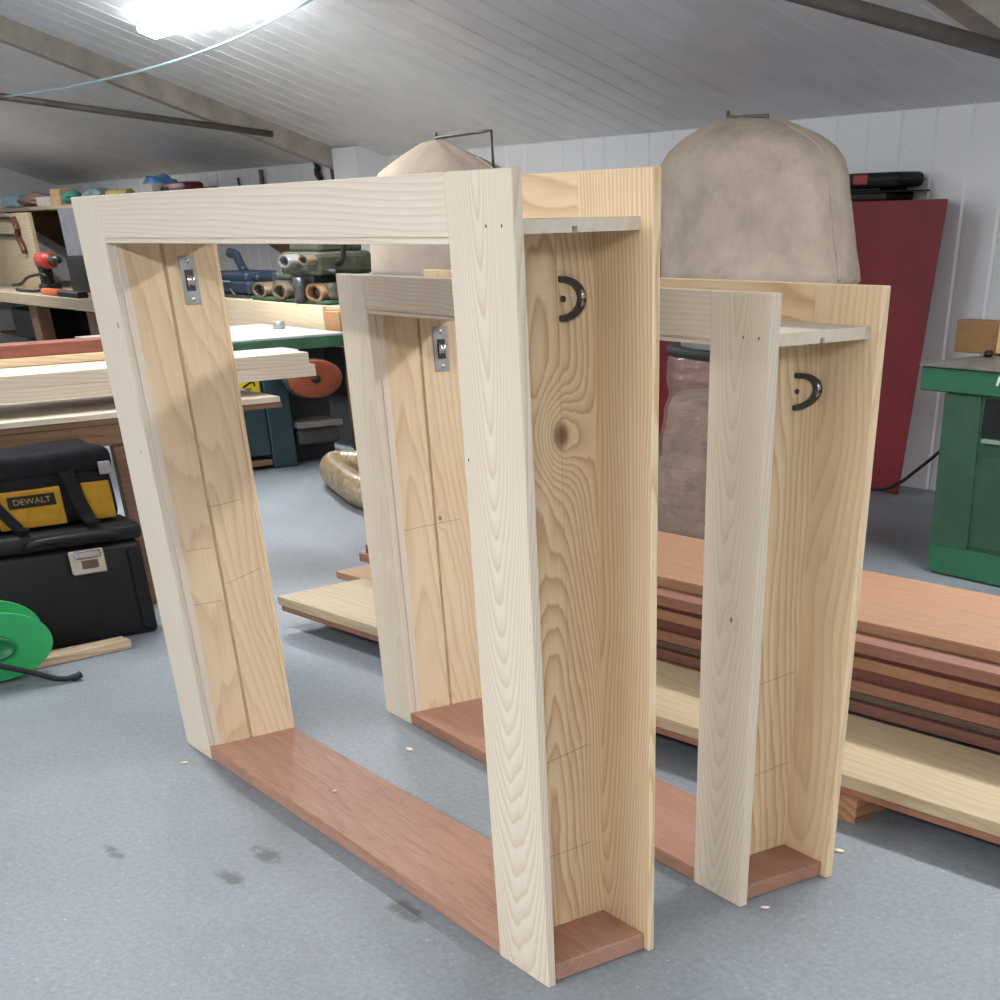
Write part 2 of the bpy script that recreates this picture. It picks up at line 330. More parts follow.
# ------------------------------------------------------------------ the two sash window box frames
def groove_stile(xi, xo, y0, y1, gy, gw, gd, jy):
    """pulley stile section: inner face at xi with a parting-bead groove, outer face at xo with a board joint"""
    s = 1 if xo > xi else -1
    return [(xi, y0), (xo, y0), (xo, jy-.0015), (xo-s*.003, jy), (xo, jy+.0015), (xo, y1), (xi, y1), (xi, gy+gw), (xi+s*gd, gy+gw), (xi+s*gd, gy), (xi, gy)]
def sash_frame(label, loc, rotz, W, D, H, ws, t, tr, xi, xo, zh0, zh1, hx, sx, zs, rz, gy, pull, M, rstw, jy):
    f = thing('sash_window_frame', label, 'window frame', loc, rotz, 'pine sash box frames standing on the floor')
    # outer (front) face: stiles run full height, the rail sits between them over a small edge bead
    for k, (x0, x1) in enumerate(((0, ws), (W-ws, W))):
        MB().box(x0, x1, 0, t, 0, H, .0025).build('front_stile', M['fs'][k], f)
    r = MB().box(ws, W-ws, 0, t, rz+.012, H, .0015)
    r.box(ws, W-ws, .004, t, rz+.0085, rz+.012).box(ws, W-ws, 0, t, rz, rz+.0085, .001)
    r.build('front_rail', M['fr'], f)
    for k, (x0, x1) in enumerate(((0, ws+.003), (W-rstw, W))):
        MB().box(x0, x1, D-tr, D, 0, H, .0025).build('rear_stile', M['rs'][k], f)
    MB().box(ws+.003, W-rstw, D-tr, D, rz, H, .002).build('rear_rail', M['rr'], f)
    for x, z in ((W-.097, H-.088), (W-.04, H-.088), (W-.225, H-.507)):
        MB().lathe([(.003, -.002), (.003, .0006)], (x, 0, z), 1, 1, 10, Matrix.Rotation(PI/2, 4, 'X')).build('nail_head', DARKMETAL, f)
    # lining boards with their grooves
    for k, (a, b) in enumerate(((xi, W-xo), (W-xi, xo))):
        MB().prism(groove_stile(a, b, t, D-tr, gy, .013, .009, jy), 'z', zs, zh0).build('pulley_stile', M['ps'][k], f)
    for k, (a, b) in enumerate(((xi-.012, xi+.001), (W-xi-.001, W-xi+.012))):      # bead along the inner edge of the front lining
        MB().box(a, b, t-.001, t+.024, zs, rz, .0012, 1).build('staff_bead', M['bead'], f)
    MB().prism([(t, zh0), (gy, zh0), (gy, zh0+.010), (gy+.014, zh0+.010), (gy+.014, zh0), (D-tr, zh0), (D-tr, zh1), (t, zh1)], 'x', W-hx, hx).build('head', M['head'], f)
    yb, yf = D-tr-.002, t+.012
    MB().prism([(W-sx, yf), (ws+.001, yf), (ws+.001, .003), (W-ws-.001, .003), (W-ws-.001, yf), (sx, yf), (sx, yb), (W-ws-.004, yb), (W-ws-.004, D-.003), (ws+.004, D-.003), (ws+.004, yb), (W-sx, yb)], 'z', .002, zs, .002).build('sill', M['sill'], f)
    # sash pulleys: face plate inside the left stile, half-round wheel casing through the right one
    (py0, py1, pz0, pz1), (qy0, qy1, qz0, qz1) = pull
    for side in (0, 1):
        g = (lambda x: xi+x) if side == 0 else (lambda x: W-xi-x)
        bx = lambda mb, x0, x1, *r: mb.box(min(g(x0), g(x1)), max(g(x0), g(x1)), *r)
        cy, czn = (py0+py1)/2, (pz0+pz1)/2
        p = bx(MB(), -.002, .004, py0, py1, pz0, pz1, .001).build('pulley_plate', STEEL, f)
        hw, hh = (py1-py0)*.27, (pz1-pz0)*.22
        bx(MB(), .0035, .0055, cy-hw, cy+hw, czn-hh, czn+hh).build('slot', DARKMETAL, p)
        Rm = Matrix.Rotation(PI/2, 4, 'X')
        MB().lathe([(.004, -hw*.7), (.021, -hw*.7), (.016, -hw*.2), (.016, hw*.2), (.021, hw*.7), (.004, hw*.7)], (g(-.002), cy, czn), 1, 1, 20, Rm).build('pulley_wheel', CHROME, p)
        for zz in (pz0+.014, pz1-.014):
            MB().lathe([(.007, 0), (.007, .002), (.004, .0035)], (g(.003), cy, zz), 1, 1, 12, Matrix.Rotation(PI/2 if side == 0 else -PI/2, 4, 'Y')).build('screw', CHROME, p)
        ox = (lambda x: xo+x) if side == 1 else (lambda x: W-xo-x)
        zc, rz_, ry_ = (qz0+qz1)/2, (qz1-qz0)/2, qy1-qy0
        arc = lambda k, n=14: [(qy0+ry_*k*math.sin(PI*i/n), zc+rz_*k*math.cos(PI*i/n)) for i in range(n+1)]
        x0, x1 = sorted((ox(-.004), ox(.014)))
        c = MB().prism(arc(1)+arc(.72)[::-1], 'x', x0, x1, .001).build('pulley_casing', DARKMETAL, f)
        x0, x1 = sorted((ox(-.004), ox(.003)))
        MB().prism(arc(.72), 'x', x0, x1).build('casing_plate', M['ps'][1], c)
        a2 = arc(.86)
        MB().tube([(ox(.013), y, z) for y, z in a2[5:10]], [.003, .006, .0075, .006, .003], 8).build('wheel_rim', CHROME, c)
        MB().lathe([(.006, 0), (.006, .006)], (ox(.002), qy0+.008, zc), 1, 1, 10, Matrix.Rotation(PI/2, 4, 'Y')).build('axle', DARKMETAL, c)
    return f

M1 = dict(
    fs=[pine('pine_front_left', 'z', (-.3, .10), (.02, .05), amp=.012, contrast=.2, freq=80, fine=.05, blot=.05, knots=[(.203, .0, 1.416, .007), (.17, .0, 1.05, .005)]),
        pine('pine_front_right', 'z', (-2.452, .215), (.006, -.115), amp=.016, contrast=.5, freq=128, blot=.05, fine=.07)],
    fr=pine('pine_front_rail', 'x', (.06, -1.36), (.004, .012), amp=.016, contrast=.36, freq=90, blot=.05, nl=.3),
    rs=[pine('pine_rear_left', 'z', (-.1, .3), (.02, .05), True, amp=.03, contrast=.5), pine('pine_rear_right', 'z', (-2.36, -.50), (.03, .09), True, amp=.03, contrast=.6, freq=85)],
    rr=pine('pine_rear_rail', 'x', (.3, -1.4), (.02, .03), True, amp=.03, contrast=.5),
    ps=[pine('pine_jamb_left', 'z', (.05, -.12), (.05, .03), False, amp=.03, contrast=.3, freq=60, blot=.16, lines=[(.05,.16,'b',.56,.0),(.19,.33,'b',.565,.25),(.18,.30,'b',.85,.1),(.06,.16,'b',.74,.0)]),
        pine('pine_jamb_right', 'z', (-2.27, -.20), (.075, .02), True, amp=.035, contrast=.7, freq=105, knots=[(2.3590, .243, 1.27, .022)],
             lines=[(.1,.3,'b',.255,.05),(.08,.3,'b',.50,.15)])],
    bead=pine('pine_bead', 'z', (.2, .3), (0, .02), amp=.01, contrast=.15, blot=.04), head=pine('pine_head', 'x', (.1, -1.9), (.02, .02), amp=.03, contrast=.15, freq=30, fine=.12),
    sill=hardwood('red_sill', 'x'))
sash_frame('large pine sash window frame with red hardwood sill, standing nearest in the foreground', (0, 0, 0), 0, 2.5689, .3652, 1.75, .2441, .0255, .0205,
           .2500, 2.3590, 1.648, 1.671, 2.526, 2.551, .0513, 1.632, .170, ((.224, .278, 1.462, 1.592), (.248, .314, 1.488, 1.571)), M1, .266, .2445)
M2 = dict(
    fs=[pine('pine_front_left_small', 'z', (-.2, .12), (.03, .05), amp=.012, contrast=.2, freq=80, fine=.05, blot=.05),
        pine('pine_front_right_small', 'z', (-2.26, .19), (.01, -.085), amp=.022, contrast=.38, freq=125, blot=.05, fine=.06, knots=[(2.27, .0, .80, .006)])],
    fr=pine('pine_front_rail_small', 'x', (.05, -1.40), (.004, .03), amp=.02, contrast=.38, freq=95, blot=.05),
    rs=[M1['rs'][0], pine('pine_rear_right_small', 'z', (-2.2, -.55), (.03, .05), True, amp=.03, contrast=.35)],
    rr=pine('pine_rear_rail_small', 'x', (.3, -1.3), (.02, .03), True, amp=.03, contrast=.6),
    ps=[pine('pine_jamb_left_small', 'z', (.03, -.10), (.05, .04), False, amp=.03, contrast=.32, freq=60, blot=.16, knots=[(.2257, .215, .747, .008)], lines=[(.05,.3,'b',.72,.05)]),
        pine('pine_jamb_right_small', 'z', (-1.95, -.16), (.04, .02), True, amp=.03, contrast=.6, freq=75, lines=[(.1,.34,'b',.28,.1),(.1,.34,'b',.55,.1)])],
    bead=M1['bead'], head=pine('pine_head_small', 'x', (.1, -1.6), (.02, .02), amp=.03, contrast=.15, freq=30, fine=.12), sill=hardwood('red_sill_small', 'x', c1=(162, 120, 100)))
sash_frame('smaller pine sash window frame with red hardwood sill, standing behind the larger one', (.152, .8301, 0), -.0407, 2.3673, .3742, 1.5224, .2253, .031, .0255,
           .2290, 2.166, 1.415, 1.441, 2.335, 2.342, .046, 1.413, .186, ((.246, .304, 1.226, 1.361), (.260, .349, 1.256, 1.339)), M2, .243, .348-.04)

# ------------------------------------------------------------------ boards on the floor
BX, BY, BR = -1.43, 1.086, math.atan(.107)
def at(u, v):
    c, s = math.cos(BR), math.sin(BR); return (BX+c*u-s*v, BY+s*u+c*v)
RB = [hardwood('red_board_%d' % i, 'x', c1, c2, blot=b) for i, (c1, c2, b) in enumerate((
    ((160, 121, 93), (122, 85, 62), .1), ((140, 100, 84), (98, 64, 54), .16), ((122, 74, 66), (78, 46, 42), .14), ((164, 122, 92), (122, 84, 62), .14),
    ((112, 68, 60), (74, 44, 40), .14), ((150, 106, 88), (108, 70, 58), .14), ((108, 88, 76), (70, 56, 50), .16), ((124, 86, 74), (86, 54, 46), .14)))]
RAW = dict(freq=30)
def board(name, mat, label, u0, u1, v0, v1, z0, z1, group=None, yaw=0, cat='board'):
    x, y = at(u0, v0)
    return one(MB().box(0, u1-u0, 0, v1-v0, 0, z1-z0, .002), name, mat, label, cat, (x, y, z0), BR+yaw, group)
OAK = wood('pale_oak', lin(186, 167, 136), lin(146, 124, 96), 'x', (.2, .4), (.02, .05), 34, .05, .2, .3, blot=.1)
OAKB = wood('brown_oak', lin(178, 140, 104), lin(130, 92, 66), 'x', (.2, .4), (.02, .05), 34, .05, .2, .3, blot=.1)
for k, u in enumerate((1.35, 2.4, 3.68)):
    x, y = at(u, -.02)
    one(MB().box(-.05, .05, 0, 1.0, 0, .078, .002), 'timber_bearer', wood('bearer_%d' % k, lin(176, 132, 98), lin(120, 84, 60), 'y', (.1, .2), (0, .02), 40, .03),
        ['short timber bearer under the left part of the floor boards', 'short timber bearer under the middle of the floor boards',
         'short timber bearer whose end shows beside the foot of the smaller frame'][k], 'timber', (x, y, 0), BR)
board('hardwood_board', RB[5], 'thin reddish board lying under the pale oak board, low on the floor', .02, 5.6, .004, .42, .079, .104)
board('oak_board', OAK, 'long pale oak board at the front foot of the red board stack', 0, 5.6, 0, .52, .105, .147)
board('oak_board', OAKB, 'brown board behind the pale oak board, its left end showing between the frames', -.28, 3.0, .535, .95, .105, .140)
zz = .147; names = ['bottom', 'second lowest', 'third lowest', 'fourth lowest', 'middle', 'third from top', 'second from top', 'top']
looks = ['dark reddish', 'grey-brown weathered', 'orange-red', 'dark purplish', 'tan', 'dark purple-brown', 'reddish', 'wide flat pale reddish']
lefts = [1.2, .9, -.02, .02, 1.3, 1.0, 1.25, .9]; vs = [.545, .57, .53, .55, .535, .545, .455, .555]; mats = [7, 6, 5, 4, 3, 2, 1, 0]
for i in range(8):
    h = .0405
    board('hardwood_board', RB[mats[i]], '%s hardwood board, %s of the floor stack' % (looks[i], names[i]), lefts[i], 5.7, vs[i], 1.2 if i == 7 else 1.17, zz, zz+h-.0012, 'hardwood boards in the floor stack')
    zz += h

# ------------------------------------------------------------------ wood chips and hose on the floor
CHIP = plain('fresh_wood_chip', lin(232, 214, 184), .7)
for k, (x, y, r, lb) in enumerate(((.65, .66, .022, 'pale wood chip on the floor between the two sills'), (2.41, 1.26, .02, 'pale wood chip right of the smaller frame'),
        (2.57, .79, .014, 'tiny wood chip in front of the smaller frame'), (.22, -.10, .016, 'tiny wood chip by the left foot of the larger frame'), (1.0, .16, .01, 'tiny wood chip lying on the larger red sill'))):
    one(MB().blob((0, 0, .004), (r, r*.5, .004), .3, 2, 2, k), 'wood_chip', CHIP, lb, 'wood chip', (x, y, .0516 if k == 4 else 0), .4*k)
def smooth(pts, n=8):
    P = [Vector(p) for p in pts]; P = [P[0]*2-P[1]]+P+[P[-1]*2-P[-2]]; o = []
    for i in range(1, len(P)-2):
        for k in range(n):
            t = k/n; a, b, c, d = P[i-1:i+3]
            o.append(.5*((2*b)+(c-a)*t+(2*a-5*b+4*c-d)*t*t+(3*b-a-3*c+d)*t**3))
    return o+[P[-2]]
hp = smooth([(-5.0, 3.50, .115), (-5.22, 3.38, .112), (-5.05, 3.24, .11), (-4.6, 3.10, .11), (-4.0, 2.96, .11), (-3.4, 3.02, .11), (-2.9, 3.2, .11)], 22)
HOSE = plain('dusty_clear_hose', lin(156, 134, 102), .28, 0, .25, 16, coat=.5)
one(MB().tube(hp, [.104+.006*math.cos(i*PI*.66) for i in range(len(hp))], 16), 'dust_hose', HOSE, 'ribbed translucent tan dust hose coiled on the floor behind the smaller frame', 'hose')

# ------------------------------------------------------------------ dust extractors
def bag_fn(amp, seed, k=5, pleat=0.0):
    def fn(a, t, r, z):
        v = Vector((math.cos(a)*1.5, math.sin(a)*1.5, z*2.2+seed))
        q = 1+amp*(noise.noise(v*1.1)*1.2+.5*noise.noise(v*3))+pleat*math.cos(k*a)*t*(1 if t < .99 else 0)
        q += (.018*math.sin(z*34+2*math.sin(a*2+seed))+.012*math.sin(z*71+a*3)) if (z < .9 and .03 < t < .97) else 0
        return r*q, z+amp*.25*noise.noise(v*1.6+Vector((3, 1, 0)))*(1 if .02 < t < .97 else 0)
    return fn
def extractor(label, loc, prof_bag, rx, ry, prof_pl, seed, canvas, pleat, hang, zb, lean=0, h0=0):
    SH = Matrix(((1,0,-lean,lean*prof_bag[0][1]),(0,1,0,0),(0,0,1,0),(0,0,0,1)))
    t = thing('dust_extractor', label, 'dust extractor', loc)
    b = MB().lathe(prof_bag, (0,0,0), rx, ry, 72, SH, fn=bag_fn(.062, seed, 9, pleat)).build('filter_bag', canvas, t)
    fn = bag_fn(.062, seed, 9, pleat); sm = []
    for i, (r, z) in enumerate(prof_bag[2:-3]):
        rr, z2 = fn(-.02, (i+2)/(len(prof_bag)-1), r, z); sm.append(SH @ Vector((rr*math.cos(-.02)*rx*1.002, rr*math.sin(-.02)*ry*1.002, z2)))
    MB().tube(smooth(sm, 4), .008, 6).build('seam', canvas, b)
    MB().tube([(h0, 0, prof_bag[-1][1]-.03), (h0, 0, hang[2]+.03)], .010, 8).build('bag_tie', RODMAT, b)
    MB().tube(smooth([(h0, 0, hang[2]), (h0+hang[0]*.5, 0, hang[2]+hang[3]*.6), (h0+hang[0], 0, hang[2]+hang[3])], 4)+[Vector((h0+hang[0], .0, hang[1]))], .010, 8).build('wire_hanger', RODMAT, t)
    zt = prof_pl[-1][1]
    MB().lathe([(.66, zt), (.66, zb), (.60, zb), (.60, zt)], (0,0,0), rx, ry, 48, smooth=False).build('drum_ring', plain('grey_drum_%d' % seed, lin(150, 152, 152), .4, .5), t)
    MB().lathe([(prof_pl[-1][0]+.02, zt-.035), (prof_pl[-1][0]+.03, zt-.02), (prof_pl[-1][0]+.03, zt+.01), (prof_pl[-1][0]+.02, zt+.015)], (0,0,0), rx, ry, 48).build('clamp_band', BLACKRUB, t)
    MB().lathe(prof_pl, (0,0,0), rx, ry, 64, fn=bag_fn(.035, seed+4)).build('collection_bag', clear_plastic('dusty_polythene_%d' % seed, lin(196, 172, 158), .34), t)
    top = [p for p in prof_pl if p[1] < .80]
    MB().lathe([(r*.955 if 0 < i else r*.9, max(z, .012)) for i, (r, z) in enumerate(top)]+[(.1, top[-1][1]+.05)], (0,0,0), rx, ry, 64, fn=bag_fn(.035, seed+4)).build('sawdust', plain('packed_sawdust_%d' % seed, lin(142, 112, 92), .95, 0, .22, 6, bump=.6), t)
    for sx in (-1, 1):
        MB().tube([(sx*.60*rx, .62*ry, zb-.05), (sx*.62*rx, .95*ry, 0)], .025, 8).build('leg', RODMAT, t)
    return t
CANV2 = cloth('stained_beige_canvas', lin(190, 174, 158), .15, 6, 1.0)
CANV1 = cloth('pale_cotton_filter', lin(198, 180, 162), .08, 5)
extractor('tall dust extractor with rounded stained canvas bag before the red cabinet', (-1.345, 4.2, 0),
          [(.60,1.30),(.79,1.32),(.83,1.35),(.815,1.41),(.80,1.48),(.80,1.56),(.80,1.65),(.80,1.73),(.795,1.80),(.76,1.865),(.69,1.92),(.57,1.97),(.42,2.01),(.28,2.04),(.16,2.052),(.05,2.056)], .8, .5,
          [(.3,.005),(.78,.01),(.90,.06),(.915,.14),(.90,.22),(.90,.3),(.88,.36),(.89,.42),(.85,.48),(.855,.54),(.85,.6),(.82,.66),(.80,.72),(.775,.78),(.80,.86),(.79,.95),(.76,1.02)], 3, CANV2, .0, (.32, 2.03, 2.064, -.008), 1.32, .2, -.30)
extractor('dust extractor with pale tent-shaped cloth bag hung from a wire, behind the larger frame', (-4.76, 4.2, 0),
          [(.7,1.28),(.90,1.30),(.92,1.36),(.91,1.5),(.89,1.65),(.86,1.76),(.80,1.85),(.70,1.925),(.52,1.98),(.34,2.03),(.16,2.075),(.05,2.095)], 1, .4,
          [(.3,.005),(.62,.01),(.70,.06),(.72,.14),(.70,.26),(.70,.4),(.68,.5),(.68,.6),(.66,.7),(.64,.78),(.66,.86),(.66,.95),(.64,1.02)], 6, CANV1, .05, (.72, 1.92, 2.105, .01), 1.29, 0, 0.02)

# ------------------------------------------------------------------ red cabinet and cases
t = thing('red_cabinet', 'tall dark red cabinet against the white back wall, right of the canvas bag', 'cabinet', (-3.4, 6.1, 0))
MB().hexa([(-1.4, -.0, 0), (1.575, 0, 0), (1.31, .28, 0), (-1.4, .28, 0), (-1.4, 0, 1.69), (1.715, 0, 1.69), (1.45, .28, 1.69), (-1.4, .28, 1.69)], .004).build('body', REDCAB, t)
d = MB().hexa([(-1.38, -.008, .03), (.0, -.008, .03), (.0, -.001, .03), (-1.38, -.001, .03), (-1.38, -.008, 1.67), (.0, -.008, 1.67), (.0, -.001, 1.67), (-1.38, -.001, 1.67)], .002).build('door', REDCAB, t)
def case(label, x0, x1, y0, y1, z0, z1, red):
    t = thing('tool_case', label, 'tool case', ((x0+x1)/2, (y0+y1)/2, z0)); w, d, h = (x1-x0)/2, (y1-y0)/2, z1-z0
    if red:
        MB().box(-w, w, -d, d, 0, h, .035, 3).build('case_body', BLACKPL, t, shade=50)
        MB().box(-w-.001, w+.003, -d-.003, d, h*.47, h*.53, .002).build('case_seam', BLACKRUB, t)
        MB().box(-.03, .10, -d-.008, -d+.005, h*.22, h*.88, .004).build('latch', plain('red_plastic', lin(150, 30, 32), .4), t)
    else:
        MB().box(-w, w, -d, d, 0, h*.62, .01, 2).build('case_base', BLACKPL, t)
        MB().box(-w, w+.14, -d-.01, d, h*.63, h*.78, .004).build('case_rim', BLACKPL, t)
        MB().box(-w, w-.06, -d, d, h*.79, h, .005).build('case_lid', BLACKPL, t)
case('black tool case lying on the red cabinet, lower of two', -2.85, -2.22, 6.10, 6.37, 1.691, 1.757, False)
case('black tool case with red latch, upper of two on the red cabinet', -2.85, -2.12, 6.09, 6.36, 1.758, 1.838, True)

# ------------------------------------------------------------------ green spindle machine at the right
t = thing('spindle_moulder', 'green woodworking machine with cast table at the right edge', 'machine', (0, 4.45, 0))
MB().box(-.27, 1.6, -.02, .95, .875, .983, .006).build('table_apron', GREENPAINT, t)
MB().box(-.28, 1.6, -.03, .96, .984, 1.0, .003).build('table_top', CASTTOP, t)
MB().hexa([(-.05, 0, 0), (1.5, 0, 0), (1.5, .9, 0), (-.05, .9, 0), (-.10, 0, .875), (1.5, 0, .875), (1.5, .9, .875), (-.10, .9, .875)], .005).build('cabinet_body', GREENDARK, t)
MB().hexa([(-.06, -.01, .012), (1.5, -.01, .012), (1.5, -.001, .012), (-.06, -.001, .012), (-.07, -.01, .15), (1.5, -.01, .15), (1.5, -.001, .15), (-.07, -.001, .15)], .002).build('plinth_sheen', GREENPAINT, t)  # brighter green puts the reflection low on the cabinet into the colour
MB().hexa([(-.07, -.01, .15), (.19, -.01, .15), (.19, -.001, .15), (-.07, -.001, .15), (-.10, -.01, .87), (.145, -.01, .87), (.145, -.001, .87), (-.10, -.001, .87)], .002).build('corner_stile', GREENDARK, t)
d = MB().box(.20, 1.2, -.006, -.001, .17, .66, .002).build('door', GREENDARK, t)
MB().box(.20, 1.2, -.03, -.001, .668, .684, .002).build('ledge', plain('worn_pale_green', lin(120, 140, 124), .5), t)
MB().box(.17, .6, -.004, -.001, .69, .865).build('switch_recess', BLACKPL, t)
MB().hexa([(.238, -.024, .925), (.25, -.024, .925), (.25, -.02, .925), (.238, -.02, .925), (.246, -.024, .965), (.266, -.024, .968), (.266, -.02, .968), (.246, -.02, .965)]).build('white_mark', plain('white_paint_mark', lin(225, 230, 225), .5), t)
one(MB().box(-.16, .16, -.06, .06, 0, .15, .003), 'wood_block', wood('brown_end_grain', lin(146, 112, 76), lin(104, 74, 48), 'y', (.1, .1), (0, 0), 60, .02, .3, .4),
    'short brown wooden block on the green machine table', 'wood block', (-.368, 5.03, 1.001), -.02)
one(MB().box(0, 1.3, -.06, .06, 0, .15, .003), 'wood_fence', wood('pale_fence', lin(206, 176, 126), lin(160, 124, 80), 'x', (.1, .3), (0, .04), 36, .04, .2, .4),
    'long pale timber fence beside the brown block on the green machine', 'timber', (-.20, 4.99, 1.012), -.02)
MB_ = MB().lathe([(.02, 0), (.028, .012), (.02, .028)], (0,0,0), 1, 1, 14)
one(MB_, 'clamp_knob', BLACKPL, 'small black knob under the pale fence on the machine table', 'knob', (-.19, 4.86, 1.001))
one(MB().tube(smooth([(-1.25, 5.9, .42), (-1.35, 5.92, .33), (-1.55, 5.95, .2), (-1.75, 6.0, .09), (-1.95, 6.02, .03), (-2.3, 6.03, .014), (-2.9, 6.0, .014)], 6), .012, 8), 'power_cable', BLACKRUB,
    'black cable drooping from behind the green machine to the floor', 'cable')

# ------------------------------------------------------------------ trestle table with planks, left
t = thing('trestle_table', 'low timber table carrying the pale planks, behind the tool bag', 'table', (-2.7, .2, 0))
MB().box(-.56, .40, -1.6, 1.45, .892, .918, .002).build('tabletop', pine('pine_table_top', 'y', (.1, -.7), (0, .03), amp=.03, contrast=.4), t)
MB().box(-.56, .39, -1.6, 1.46, .866, .891, .002).build('under_board', BROWNWOOD, t)
MB().box(.34, .385, -1.55, .62, .775, .865, .003).build('apron', BROWNWOOD, t)
for x, y in ((.33, .54), (-.38, .54), (.33, -1.45), (-.38, -1.45)):
    MB().box(x-.03, x+.03, y-.03, y+.03, 0, .865, .003).build('leg', BROWNWOOD, t)
PK = [pine('plank_%d' % i, 'y', (.1+i*.05, -.9-.1*i), (.01, .02+.01*i), i == 3, amp=.03, contrast=.4, knots=((.0, .04, 2.62, .012),) if i == 1 else ()) for i in range(4)]
def plank(mat, label, x0, x1, y0, y1, z0, z1, yaw=0):
    return one(MB().box(0, x1-x0, 0, y1-y0, 0, z1-z0, .002), 'plank', mat, label, 'plank', (x0, y0, z0), yaw, 'planks on the trestle table')
for y in (-.9, .1, 1.15):
    one(MB().box(0, .66, -.02, .02, 0, .064), 'spacer', BROWNWOOD, {-.9: 'thin stick under the planks, near end', .1: 'thin stick under the middle of the planks', 1.15: 'thin stick under the planks, towards their far end'}[y], 'spacer', (-3.1, y, .919))
plank(PK[0], 'lower front pale plank of the pile on the trestle table', -2.63, -2.42, -1.2, 1.94, .984, 1.039)
plank(PK[1], 'upper front pale plank of the pile, small knot near its far end', -2.635, -2.425, -1.2, 1.91, 1.040, 1.096)
plank(PK[2], 'lower middle pale plank of the pile on the trestle table', -2.86, -2.645, -1.2, 1.86, .984, 1.039)
plank(PK[2], 'upper middle pale plank of the pile, its far end squared off', -2.86, -2.65, -1.2, 1.96, 1.040, 1.095)
plank(PK[0], 'rear pale plank of the pile, under the tan plank', -3.1, -2.875, -1.2, 1.3, .984, 1.095)
plank(PK[3], 'narrow tan plank lying under the dark red board on the pile', -3.1, -2.88, -1.2, 1.25, 1.097, 1.134)
one(MB().box(0, .2, 0, 2.42, 0, .055, .002), 'hardwood_board', hardwood('dark_red_rail', 'y', (140, 84, 68), (92, 50, 40)), 'dark red board on top of the tan plank, at the left edge', 'board', (-3.095, -1.2, 1.135))
one(MB().box(0, .12, 0, 1.62, 0, .022, .002), 'plank', PK[0], 'short pale lath on top of the dark red board', 'plank', (-3.07, -1.2, 1.191))

# ------------------------------------------------------------------ tool bag, toolbox, reel
t = thing('toolbox', 'large black plastic toolbox with metal latch on the floor under the table', 'toolbox', (-2.07, -.2, 0))
MB().box(-.31, .31, -.75, .76, 0, .435, .03, 3).build('box_body', BLACKPL, t, shade=50)
MB().box(-.32, .325, -.76, .77, .44, .515, .02, 2).build('lid', BLACKPL, t, shade=50)
for y in (.49, -.35):
    l = MB().box(.312, .335, y-.10, y+.07, .318, .425, .006).build('latch', plain('bright_latch_%d' % (y*100), lin(206, 196, 184), .25, .6), t)
    MB().box(.334, .352, y-.075, y+.05, .39, .425, .006).build('latch_lever', CHROME, l)
    MB().box(.334, .342, y-.05, y+.03, .345, .38, .002).build('latch_hook', plain('brown_tarnish_%d' % (y*100), lin(110, 92, 84), .4, .6), l)
for y in (-.1, .70): MB().box(.305, .322, y-.02, y+.02, .03, .40, .006).build('moulded_rib', BLACKPL, t)
MB().tube(smooth([(.33, .2, .455), (.37, .24, .485), (.38, .4, .492), (.37, .6, .485), (.33, .64, .455)], 5), .016, 8).build('handle', BLACKPL, t)
t = thing('tool_bag', 'black and yellow fabric tool bag on the black toolbox', 'tool bag', (-2.06, 0, .526))
def bagbox(x0, x1, y0, y1, z0, z1, r, amp, seed):
    mb = MB(); mb.box(x0, x1, y0, y1, z0, z1, r, 3); bmesh.ops.subdivide_edges(mb.bm, edges=[e for e in mb.bm.edges if e.calc_length() > .1], cuts=6, use_grid_fill=True)
    for v in mb.bm.verts:
        k = amp if v.co.z > z0+.01 else 0
        v.co.x += k*noise.noise(v.co*5+Vector((seed, 0, 0))); v.co.z += k*noise.noise(v.co*4+Vector((0, seed, 0)))
    for f in mb.bm.faces: f.smooth = True
    return mb
bagbox(-.2, .2, -.72, .52, 0, .215, .03, .015, 1).build('bag_body', BLACKFAB, t)
bagbox(-.21, .205, -.74, .54, .20, .30, .035, .014, 5).build('bag_flap', BLACKFAB, t)
for y0, y1 in ((-.6, -.1), (-.06, .255), (.355, .495)):
    bagbox(.19, .218, y0, y1, .004, .165, .008, .006, y0).build('front_pocket', YELLOWFAB, t)
MB().ribbon(smooth([(.222, .30, .225), (.232, .308, .18), (.236, .325, .10), (.25, .345, .03), (.29, .348, .012), (.315, .349, .012)], 6), .066, .008).build('carry_strap', BLACKFAB, t)
MB().ribbon(smooth([(.222, -.12, .2), (.234, -.08, .14), (.238, -.03, .07), (.262, .01, .014), (.29, .02, .014), (.315, .022, .014)], 6), .05, .008).build('carry_strap', BLACKFAB, t)
MB().box(.205, .216, .46, .52, .19, .245, .004).build('buckle', STEEL, t)
lab = MB().box(.217, .222, .0, .222, .092, .142, .001).build('badge', BLACKPL, t)
def text_part(body, size, mat, parent, M, name='lettering'):
    cu = bpy.data.curves.new(name, 'FONT'); cu.body = body; cu.size = size; cu.extrude = .001; cu.align_x = 'CENTER'; cu.align_y = 'CENTER'
    tmp = bpy.data.objects.new('tmp', cu); C.objects.link(tmp); bpy.context.view_layer.update()
    me = bpy.data.meshes.new_from_object(tmp.evaluated_get(bpy.context.evaluated_depsgraph_get())); bpy.data.objects.remove(tmp); me.name = name
    me.transform(M); me.materials.clear(); me.materials.append(mat)
    o = bpy.data.objects.new(name, me); C.objects.link(o); o.parent = parent; return o
MT = Matrix.Translation((.223, .111, .117)) @ Matrix(((0,0,1,0),(1,0,0,0),(0,1,0,0),(0,0,0,1))) @ Matrix.Diagonal((1.3, 1, 1, 1))
text_part('DEWALT', .034, plain('dull_yellow_print', lin(150, 124, 60), .6), lab, MT)
